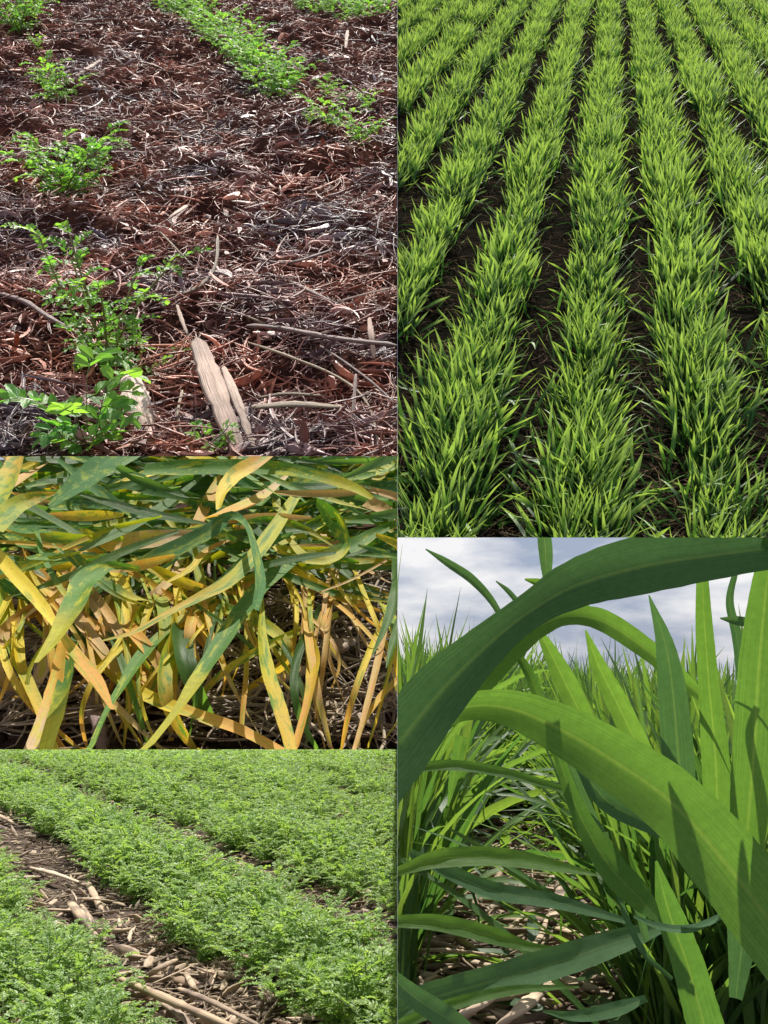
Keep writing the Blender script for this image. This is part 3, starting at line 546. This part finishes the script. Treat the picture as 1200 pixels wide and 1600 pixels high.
    # the mass of leaves behind and below
    desc = {'green': 'plain green', 'd_blue': 'grey green', 'd_green': 'green yellow-flecked', 'd_yg': 'yellow green', 'd_yel': 'yellow', 'd_or': 'orange', 'd_tan': 'dry tan'}
    def gz(y): return DIS.H / ((DIS.vh - (800 - y) / F) / DIS.n)
    tangle = {}
    for i in range(430):
        x0 = RNG.uniform(-60, 660); y0 = RNG.uniform(700, 885); a = RNG.normal(0, .45) + (math.pi if RNG.random() < .5 else 0); Ln = RNG.uniform(110, 300); w = RNG.uniform(7, 19); zf = RNG.uniform(.72, .86) if i < 110 else RNG.uniform(.8, .95)
        mt = RNG.choice(['green', 'd_blue', 'd_green', 'd_yg', 'd_yel', 'd_or', 'd_tan'], p=[.27, .2, .24, .13, .07, .05, .04]); cv = RNG.normal(0, 40)
        pts = []
        for j, t in enumerate([0, .33, .66, 1]):
            X = x0 + Ln * t * math.cos(a); Y = y0 + Ln * t * math.sin(a) * .7 + cv * t * t
            if Y > 925: Y = 925 + (Y - 925) * .3
            pts.append((X, Y, min(gz(Y) * zf * (1 + .03 * j), 7.2), w * [.35, 1, .8, .08][j]))
        lm = leaf_mesh(DIS, pts, RNG.uniform(.2, 1.0), RNG.normal(0, .9), .22, 14, 5, .03, lit=True)
        if i >= 110:
            q = tangle.setdefault(mt, MB()); q.add(lm.v[0], lm.f[0], lm.t[0], lm.uv[0]); continue
        put('wheat_leaf', lm.mesh('wheat_leaf', MT[mt]), DIS,
            label=f'{desc[mt]} leaf in the tangled upper layer of the yellowing wheat', cat='leaf', group=f'{desc[mt]} leaves of the tangled upper layer')
    for mt, q in tangle.items(): put('leaf_tangle', q.mesh('leaf_tangle', MT[mt]), DIS, kind='stuff', label=f'{desc[mt]} leaves tangled behind the larger wheat leaves', cat='leaves')
    for i in range(80):
        x0 = RNG.uniform(-20, 640); y0 = RNG.uniform(850, 960); x1 = x0 + RNG.normal(0, 95) + (90 if x0 < 200 else 0) * RNG.random(); y1 = min(y0 + RNG.uniform(120, 320), 1185); w = RNG.gamma(2.2, 3.2) * (1.3 if x0 < 330 else .75) + 3
        mt = RNG.choice(['d_tan', 'd_yel', 'd_or', 'd_yg', 'green'], p=[.14, .36, .16, .24, .10]); cv = RNG.normal(0, 40); pts = []
        for j, t in enumerate([0, .33, .66, 1]):
            X = x0 + (x1 - x0) * t + cv * math.sin(3.1 * t); Y = y0 + (y1 - y0) * t; pts.append((X, Y, gz(Y) * (.97 - .12 * math.sin(math.pi * (1 - t) * .8)) * RNG.uniform(.985, 1.0), w * [.8, 1, .9, .35][j]))
        put('wheat_leaf', leaf_mesh(DIS, pts, RNG.uniform(0, .8), RNG.normal(0, 1.4), .3, 16, 5, .05, lit=True).mesh('wheat_leaf', MT[mt]), DIS,
            label=f'thin {desc[mt]} leaf hanging down over the dark soil', cat='leaf', group=f'thin {desc[mt]} leaves hanging over the soil')
    mb = MB(); n = 1700; p = scatter(DIS, n, (-20, 640), (880, 1175), g_dis, .03); p[:, 2] += RNG.random(n) * .12
    straws(mb, p, RNG.uniform(0, 6.28, n), RNG.normal(0, .18, n), RNG.gamma(2.5, .16, n) + .1, RNG.uniform(.004, .011, n), .5, 6, 5, .7)
    put('dry_straw', mb.mesh('dry_straw', MT['straw']), DIS, kind='stuff', label='thin dry straw strewn on dark soil under the yellowing leaves', cat='straw litter')
    for pts, w, mt, lab in [([(495, 1040, .1), (525, 1010, .2), (545, 1000, .15)], 40, 'straw', 'wide brown bark piece on the soil at right below the leaves'), ([(390, 1080, .08), (430, 1060, .15), (500, 1040, .1)], 34, 'straw', 'long brown bark piece behind the speckled hanging leaf'),
                            ([(140, 1065, .1), (152, 1120, .2), (160, 1180, .12)], 24, 'twig', 'grey weathered stick at the lower left under the leaves'), ([(500, 1095, .05), (560, 1120, .1), (610, 1140, .05)], 26, 'straw', 'brown bark piece near the bottom right below the leaves')]:
        put('bark_piece', stick(DIS, pts, w, MT[mt], .35, split=True, name='bark_piece'), DIS, label=lab, cat='bark', group='bark pieces under the yellowing leaves')
    cl = MB(); n = 900; p = scatter(DIS, n, (-20, 640), (900, 1172), g_dis, .0); straws(cl, p, RNG.uniform(0, 6.28, n), RNG.normal(0, .5, n), RNG.uniform(.05, .16, n), RNG.uniform(.02, .06, n), .3, 4, 6, .8)
    put('soil_crumbs', cl.mesh('soil_crumbs', MT['soil_dis']), DIS, kind='stuff', label='dark crumbs of soil under the yellowing leaves', cat='soil')
build_diseased()

# ================================================================== chickpea crop (lower left)
def build_chickpea():
    k = -.5625 / CHK.n; a = CHK.at(318, 1590); b = CHK.at(560, 1450); ua = a[0] - k * a[1]; d = (b[0] - k * b[1]) - ua
    V = [legume(100 + q, .60, 12, 11, .30, 9, .046, .62, mats=('chick', 'chickstem')) for q in range(7)]
    far = [legume(140 + q, .60, 9, 8, .34, 6, .075, .6, q=1, mats=('chick', 'chickstem'), stems=False) for q in range(6)]
    spots = []
    for r in range(-2, 40):
        for j in range(3):
            w = 6.0
            while w < 58:
                w += .5 * RNG.uniform(.7, 1.3) * (1 + .02 * w); u = ua + (-.05 if r < 0 else 0) + d * (r + .5 + (j - 1) * (.17 if r < 1 else .30 if r > 1 else .24)) + k * w + RNG.normal(0, .13) + (vnoise(np.array(w * .9 + r * 5.), np.array(r * 3.3)) - .5) * .35
                x, y, z = (float(q[0]) for q in CHK.pix([u, w, 0]))
                if x > 621 + 260 / z or x < -120 or y > 1760 or z < 5.9: continue
                spots.append((z, u, w, r, j))
    spots.sort(); mbf = MB()
    nm = {-1: 'in the front left corner beside the stalk strewn furrow', 0: 'in the wide row right of the stalk strewn furrow', 1: 'in the row behind the second bare furrow'}
    cnt = 0
    for z, u, w, r, j in spots:
        s = RNG.uniform(.8, 1.15) * (.82 if j != 1 else 1.0); p = (u, w, float(g_chk(u, w)))
        if cnt < 290:
            lab = nm.get(r, 'among the closed rows further back')
            if tree('chickpea_plant', V[RNG.integers(7)], CHK, LM(p, RNG.uniform(0, 6.28), s), label='feathery green chickpea plant ' + lab, cat='chickpea plant', group='chickpea plants ' + lab): cnt += 1
        else:
            m = far[RNG.integers(6)]; A = RNG.uniform(0, 6.28); R = np.array([[math.cos(A), -math.sin(A), 0], [math.sin(A), math.cos(A), 0], [0, 0, 1]]) * s
            for v, f, t, uv in zip(m.v, m.f, m.t, m.uv): pass
            vv = np.concatenate(m.v); ff = np.concatenate(m.f); mbf.add(vv @ R.T + np.array(p), ff, np.concatenate(m.t), np.concatenate(m.uv))
    print('chickpea', len(spots), cnt)
    put('distant_chickpea_crop', mbf.mesh('distant_chickpea_crop', MT['chick'], False), CHK, kind='stuff', label='closed green chickpea canopy stretching to the back', cat='crop')
    st = [([(190, 1530, .16), (250, 1556, .24), (310, 1582, .24), (380, 1612, .2)], 19, 'longest corn stalk lying at the bottom of the furrow'), ([(280, 1545, .2), (330, 1565, .25), (400, 1600, .2)], 13, 'thick corn stalk end pointing to the bottom edge right of the longest'),
          ([(225, 1528, .1), (250, 1512, .25), (275, 1500, .15)], 13, 'short corn stalk crossing behind the longest one'), ([(240, 1536, .3), (285, 1516, .32), (300, 1508, .3)], 4, 'thin grey stem resting over the crossed stalks'),
          ([(245, 1560, .1), (280, 1585, .15), (300, 1605, .1)], 14, 'corn stalk in the heap left of the bottom edge'), ([(110, 1412, .06), (125, 1430, .15), (140, 1450, .08)], 20, 'broad pale husk piece in the furrow'),
          ([(126, 1412, .06), (138, 1430, .14), (150, 1448, .08)], 8, 'narrow pale strip beside the broad husk piece'), ([(45, 1355, .06), (85, 1365, .14), (122, 1378, .08)], 8, 'long pale stalk higher up the furrow'),
          ([(138, 1380, .06), (148, 1400, .15), (160, 1425, .06)], 12, 'mottled cream stalk standing in the furrow'), ([(118, 1404, .1), (150, 1405, .18), (176, 1408, .1)], 6, 'brown stalk lying level in the furrow'),
          ([(152, 1452, .08), (180, 1454, .14), (208, 1452, .08)], 11, 'short cut stalk below the husk piece'), ([(187, 1490, .06), (215, 1494, .1), (238, 1498, .06)], 8, 'dark stalk half sunk in the soil of the furrow'),
          ([(186, 1436, .1), (188, 1446, .15), (190, 1452, .1)], 7, 'tiny upright chip above the short cut stalk'), ([(290, 1520, .1), (300, 1538, .2), (312, 1556, .1)], 10, 'curved pale stalk at the right of the heap'),
          ([(-6, 1272, .06), (10, 1280, .1), (24, 1288, .05)], 7, 'far pale stalk at the left edge'), ([(390, 1383, .1), (400, 1390, .2), (408, 1400, .1)], 7, 'pale stalk in the second furrow'), ([(420, 1378, .1), (428, 1388, .2), (436, 1402, .1)], 6, 'second pale stalk in the second furrow, right of the other'),
          ([(300, 1510, .1), (325, 1518, .18), (340, 1524, .1)], 6, 'thin stalk at the upper right of the heap')]
    for pts, w, lab in st:
        put('corn_stalk', stick(CHK, pts, w, MT['corn'], .6, split=True, name='corn_stalk'), CHK, label=lab, cat='corn stalk', group='corn stalks between the chickpea rows')
    mb = MB(); n = 5200; p = scatter(CHK, n, (-60, 640), (1240, 1640), g_chk, .02, 1.4); p[:, 2] += RNG.random(n) * .09
    straws(mb, p, RNG.uniform(0, 6.28, n), RNG.normal(0, .2, n), RNG.gamma(1.6, .09, n) + .05, RNG.uniform(.006, .035, n) * RNG.uniform(.4, 1, n), .15, 3, 6, .35)
    n = 6000; p = scatter(CHK, n, (-60, 640), (1240, 1640), g_chk, .01, 1.4); p[:, 2] += RNG.random(n) * .04
    straws(mb, p, RNG.uniform(0, 6.28, n), RNG.normal(0, .3, n), RNG.uniform(.03, .09, n), RNG.uniform(.006, .02, n), .3, 2, 4, .5)
    pm = MB(); n = 900; p = scatter(CHK, n, (-60, 640), (1240, 1640), g_chk, .05, 1.6); p[:, 2] += RNG.random(n) * .09
    straws(pm, p, RNG.uniform(0, 6.28, n), RNG.normal(0, .2, n), RNG.gamma(2, .13, n) + .08, RNG.gamma(2.5, .009, n) + .006, .2, 5, 7, .3)
    put('pale_litter', pm.mesh('pale_litter', MT['pale']), CHK, kind='stuff', label='pale broken husks and stalk bits between chickpea rows', cat='straw litter')
    put('stalk_litter', mb.mesh('stalk_litter', MT['straw']), CHK, kind='stuff', label='broken stalk litter covering the soil between chickpea rows', cat='straw litter')
build_chickpea()

# ================================================================== inside the wheat (lower right)
def build_near():
    Z = lambda pts, z: [(x, y, z[0] + (z[1] - z[0]) * i / (len(pts) - 1) if isinstance(z, tuple) else z, w) for i, (x, y, w) in enumerate(pts)]
    lst = [
     ([(560, 1240, 120), (621, 1165, 112), (690, 1080, 92), (760, 1010, 66), (825, 958, 56), (900, 915, 76), (1000, 886, 90), (1100, 870, 80), (1240, 855, 64), (1340, 870, 40), (1420, 900, 4)], (3.7, 4.1), 'blue', .3, .25, 'huge dark blue green leaf arching across the top against the sky'),
     ([(690, 1120, 50), (745, 1060, 58), (800, 1010, 46), (840, 980, 36), (885, 964, 28), (940, 970, 34), (1010, 1015, 32), (1070, 1066, 24), (1130, 1117, 3)], (4.2, 4.5), 'green', .3, .3, 'green leaf arching behind the huge one to a pointed tip at right'),
     ([(590, 1265, 30), (645, 1190, 34), (690, 1125, 36), (735, 1104, 42), (800, 1108, 58), (880, 1142, 78), (960, 1190, 92), (1050, 1255, 104), (1130, 1345, 116), (1240, 1490, 120), (1340, 1640, 90), (1400, 1760, 50)], (4.0, 3.7), 'green', .1, .3, 'huge bright green leaf sweeping from the middle left down to the lower right'),
     ([(1068, 1290, 40), (1060, 1180, 48), (1050, 1070, 42), (1038, 1000, 26), (1014, 930, 2)], 4.2, 'blue', .2, .3, 'dark upright pointed leaf in front of the sky gap'),
     ([(1122, 1290, 40), (1118, 1180, 42), (1108, 1070, 32), (1101, 980, 26), (1098, 905, 18), (1096, 850, 4)], 4.4, 'green', .2, .2, 'upright ribbon leaf reaching the huge arching leaf at right'),
     ([(1165, 1330, 52), (1178, 1180, 64), (1186, 1040, 60), (1196, 930, 46), (1206, 850, 30), (1212, 780, 3)], 4.0, 'green', .1, .1, 'broad upright leaf along the right edge'),
     ([(848, 820, 20), (852, 860, 22), (854, 900, 14), (856, 932, 2)], 4.3, 'blue', .3, .5, 'narrow leaf tip hanging from the top into the sky'),
     ([(665, 858, 2), (700, 880, 12), (740, 908, 14), (775, 950, 10), (800, 1010, 8)], 4.6, 'blue', .3, .3, 'thin dark leaf slanting through the sky at the upper left'),
     ([(775, 908, 2), (795, 925, 8), (820, 955, 8)], 4.8, 'blue', .3, .3, 'small leaf tip in the sky left of the hanging tip'),
     ([(820, 905, 3), (845, 912, 14), (880, 925, 14), (930, 960, 10)], 4.5, 'green', .3, .2, 'short level leaf tip beside the arch against the sky'),
     ([(1125, 966, 2), (1150, 970, 14), (1190, 976, 16)], 4.2, 'blue', .3, .2, 'short level leaf tip crossing at the right edge'),
     ([(1150, 890, 8), (1140, 940, 12), (1152, 1000, 16), (1160, 1080, 16)], 4.3, 'blue', .3, .4, 'thin curling leaf left of the broad right edge leaf'),
     ([(800, 1010, 8), (830, 1060, 16), (862, 1150, 14), (900, 1260, 26), (950, 1350, 44), (1000, 1405, 40), (1034, 1445, 3)], (4.5, 4.1), 'green', .3, .4, 'long bright leaf falling through the centre to a tip at lower right'),
     ([(915, 985, 3), (935, 1040, 24), (965, 1100, 34), (1000, 1170, 34), (1040, 1230, 18)], 4.6, 'green', .2, .2, 'mid green leaf leaning right under the arch'),
     ([(835, 975, 3), (855, 1010, 20), (880, 1060, 34), (905, 1110, 34), (930, 1150, 20)], 4.7, 'green', .2, .2, 'short wide leaf leaning right under the arch peak'),
     ([(1025, 1345, 4), (1045, 1425, 40), (1075, 1510, 50), (1110, 1640, 62)], 4.2, 'green', .2, .2, 'upright green leaf rising from the bottom right'),
     ([(580, 1600, 40), (660, 1565, 46), (760, 1536, 46), (870, 1504, 46), (960, 1474, 38), (1045, 1445, 14)], (4.2, 4.5), 'blue', .2, .2, 'wide dark green leaf lying across the bottom over straw'),
     ([(600, 1515, 18), (650, 1560, 32), (710, 1600, 34), (760, 1650, 26)], 4.0, 'blue', .2, .2, 'pale grey green leaf in the lower left corner of the wheat'),
     ([(615, 1364, 12), (690, 1342, 28), (780, 1340, 28), (860, 1352, 20), (935, 1368, 3)], 4.7, 'green', .4, .3, 'level green leaf in the left middle above the straw'),
     ([(640, 1332, 12), (700, 1362, 22), (770, 1392, 26), (870, 1410, 22), (980, 1440, 8)], 4.9, 'blue', .4, .2, 'dark leaf sloping right over the straw heap'),
     ([(600, 1440, 16), (680, 1442, 24), (760, 1460, 26), (830, 1480, 14), (880, 1482, 3)], 4.6, 'green', .3, .2, 'level leaf with a dark underside left of the straw heap'),
     ([(990, 1432, 4), (1030, 1448, 10), (1080, 1452, 12), (1138, 1428, 8)], 4.0, 'blue', .8, .2, 'pale curled leaf tip bowed like a smile at the right'),
     ([(600, 1612, 14), (700, 1572, 18), (800, 1548, 14), (905, 1542, 3)], 4.1, 'green', .3, .2, 'thin bright leaf curving above the bottom edge'),
     ([(848, 1580, 3), (900, 1588, 16), (960, 1578, 22), (1010, 1560, 10)], 4.2, 'blue', .3, .2, 'small pale leaf near the bottom middle'),
     ([(615, 1208, 10), (690, 1196, 16), (770, 1204, 16), (860, 1228, 12), (960, 1260, 5)], 4.5, 'green', .4, .2, 'slender level leaf just under the bright sweeping one'),
     ([(860, 1160, 14), (920, 1220, 30), (960, 1260, 34), (1040, 1300, 26), (1060, 1320, 4)], 4.5, 'blue', .3, .3, 'blue leaf crossing under the bright sweeping leaf'),
     ([(880, 1170, 10), (930, 1290, 18), (990, 1400, 16), (1010, 1470, 10)], 4.4, 'blue', .3, .3, 'narrow dark blade falling beside the long bright leaf'),
     ([(945, 1300, 10), (960, 1380, 8), (1000, 1480, 10), (1050, 1530, 6)], 4.3, 'blue', .3, .3, 'thin arched blade in front of the bottom right shade'),
     ([(700, 1260, 3), (712, 1200, 18), (722, 1150, 20)], 4.8, 'green', .2, .2, 'short upright blade at the left under the arch'),
     ([(1150, 1560, 20), (1160, 1440, 46), (1140, 1320, 40)], 4.5, 'blue', .2, .2, 'dark upright leaf in the shade at the lower right'),
    ]
    for pts, z, mt, roll, tw, lab in lst:
        put('wheat_leaf', leaf_mesh(NEAR, Z(pts, z), roll, tw, .2, 60, 9, .03).mesh('wheat_leaf', MT[mt]), NEAR, label=lab, cat='leaf', group='large wheat leaves close to the viewer')
    def plant(rng, nb, S, A, Hh, wf=1.0):
        mb = MB(); b = rng.normal(0, 1, (nb, 3)) * [.09, .09, 0]; az = rng.uniform(0, 6.28, nb); el = 1.5 - np.abs(rng.normal(0, .30, nb))
        blades(mb, b, az, el, rng.gamma(1.2, .5, nb), rng.uniform(.55, 1.08, nb) * Hh, rng.uniform(.05, .10, nb) * wf, S, A, rng.normal(0, .9, nb), rng.normal(0, .3, nb), .25, rng=rng); return mb
    V = [plant(np.random.default_rng(200 + q), 16, 12, 3, 2.75).mesh('wheat_plant', MT['mid']) for q in range(10)]
    far = [plant(np.random.default_rng(240 + q), 13, 7, 2, 2.75) for q in range(8)]
    spots = []
    for i in range(11000):
        w = 6.4 + 42 * RNG.random() ** 1.5; z = w; x = RNG.uniform(605, 1230); zz = w * NEAR.Fw[2] - NEAR.H * NEAR.N[2]; u = (x - 600) / F * zz
        px, py, z = (float(q[0]) for q in NEAR.pix([u, w, 0]))
        # the strewn gap the photograph looks down
        gap = abs(px - (800 + (py - 1400) * -.12)); gw = 165 * max(0, min(1, (py - 1240) / 150))
        if gap < gw or (py > 1430 and 622 < px < 1020): continue
        spots.append((z, u, w, px))
    spots.sort(); keep = []; cell = set()
    for s in spots:
        c = (int(s[1] / .25), int(s[2] / .25))
        if c in cell: continue
        cell.add(c); keep.append(s)
    mbf = MB(); print('near plants', len(keep))
    for i, (z, u, w, px) in enumerate(keep):
        s = RNG.uniform(.8, 1.12) * (1.1 if px < 830 else .98 if px < 960 else .88); p = (u, w, float(g_near(u, w)))
        if i < 100:
            side = 'left of the straw strewn gap' if px < 820 else 'right of the straw strewn gap'
            put('wheat_plant', V[RNG.integers(10)], NEAR, LM(p, RNG.uniform(0, 6.28), s), label='tall green wheat plant standing ' + side, cat='wheat plant', group='tall wheat plants ' + side)
        else:
            m = far[RNG.integers(8)]; A = RNG.uniform(0, 6.28); R = np.array([[math.cos(A), -math.sin(A), 0], [math.sin(A), math.cos(A), 0], [0, 0, 1]]) * s
            mbf.add(m.v[0] @ R.T + np.array(p), m.f[0], m.t[0], m.uv[0])
    put('distant_wheat', mbf.mesh('distant_wheat', MT['mid']), NEAR, kind='stuff', label='mass of wheat leaves filling the field up to the skyline', cat='wheat')
    mb = MB(); n = 2600; p = scatter(NEAR, n, (600, 1240), (1250, 1640), g_near, .02); p[:, 2] += RNG.random(n) ** 2 * .25
    straws(mb, p, RNG.uniform(0, 6.28, n), RNG.normal(0, .2, n), RNG.gamma(2.4, .14, n) + .08, RNG.uniform(.012, .04, n), .35, 5, 6, .6)
    put('straw_heap', mb.mesh('straw_heap', MT['straw']), NEAR, kind='stuff', label='tan straw and stalk litter on the ground between wheat plants', cat='straw litter')
    for pts, w, lab in [([(700, 1600, .2), (760, 1560, .4), (800, 1500, .3)], 30, 'broad pale stalk at the bottom of the gap'), ([(760, 1620, .2), (820, 1570, .4), (870, 1530, .3)], 26, 'pale stalk leaning right at the bottom of the gap'), ([(625, 1490, .2), (690, 1484, .3), (770, 1492, .2)], 12, 'grey stalk lying level at the left of the gap'),
                        ([(860, 1440, .2), (880, 1400, .3), (890, 1345, .2)], 26, 'pale husk further back in the gap'), ([(870, 1450, .2), (920, 1462, .35), (965, 1455, .2)], 20, 'brown stalk lying at the right of the gap'), ([(800, 1490, .3), (840, 1470, .45), (856, 1430, .3)], 12, 'small forked stalk in the middle of the gap')]:
        put('stalk', stick(NEAR, pts, w, MT['corn'], .45, split=True, name='stalk'), NEAR, label=lab, cat='stalk', group='stalks in the gap between the wheat plants')
    mb = MB(); n = 260; p = scatter(NEAR, n, (620, 1230), (1180, 1600), g_near, .05); p[:, 2] += .05
    blades(mb, p, RNG.uniform(0, 6.28, n), RNG.uniform(.1, .7, n), RNG.uniform(.3, 1.2, n), RNG.uniform(.6, 1.5, n), RNG.uniform(.07, .14, n), 9, 3)
    put('low_leaves', mb.mesh('low_leaves', MT['mid']), NEAR, kind='stuff', label='low green leaves drooping over the straw between wheat plants', cat='ground cover')
build_near()
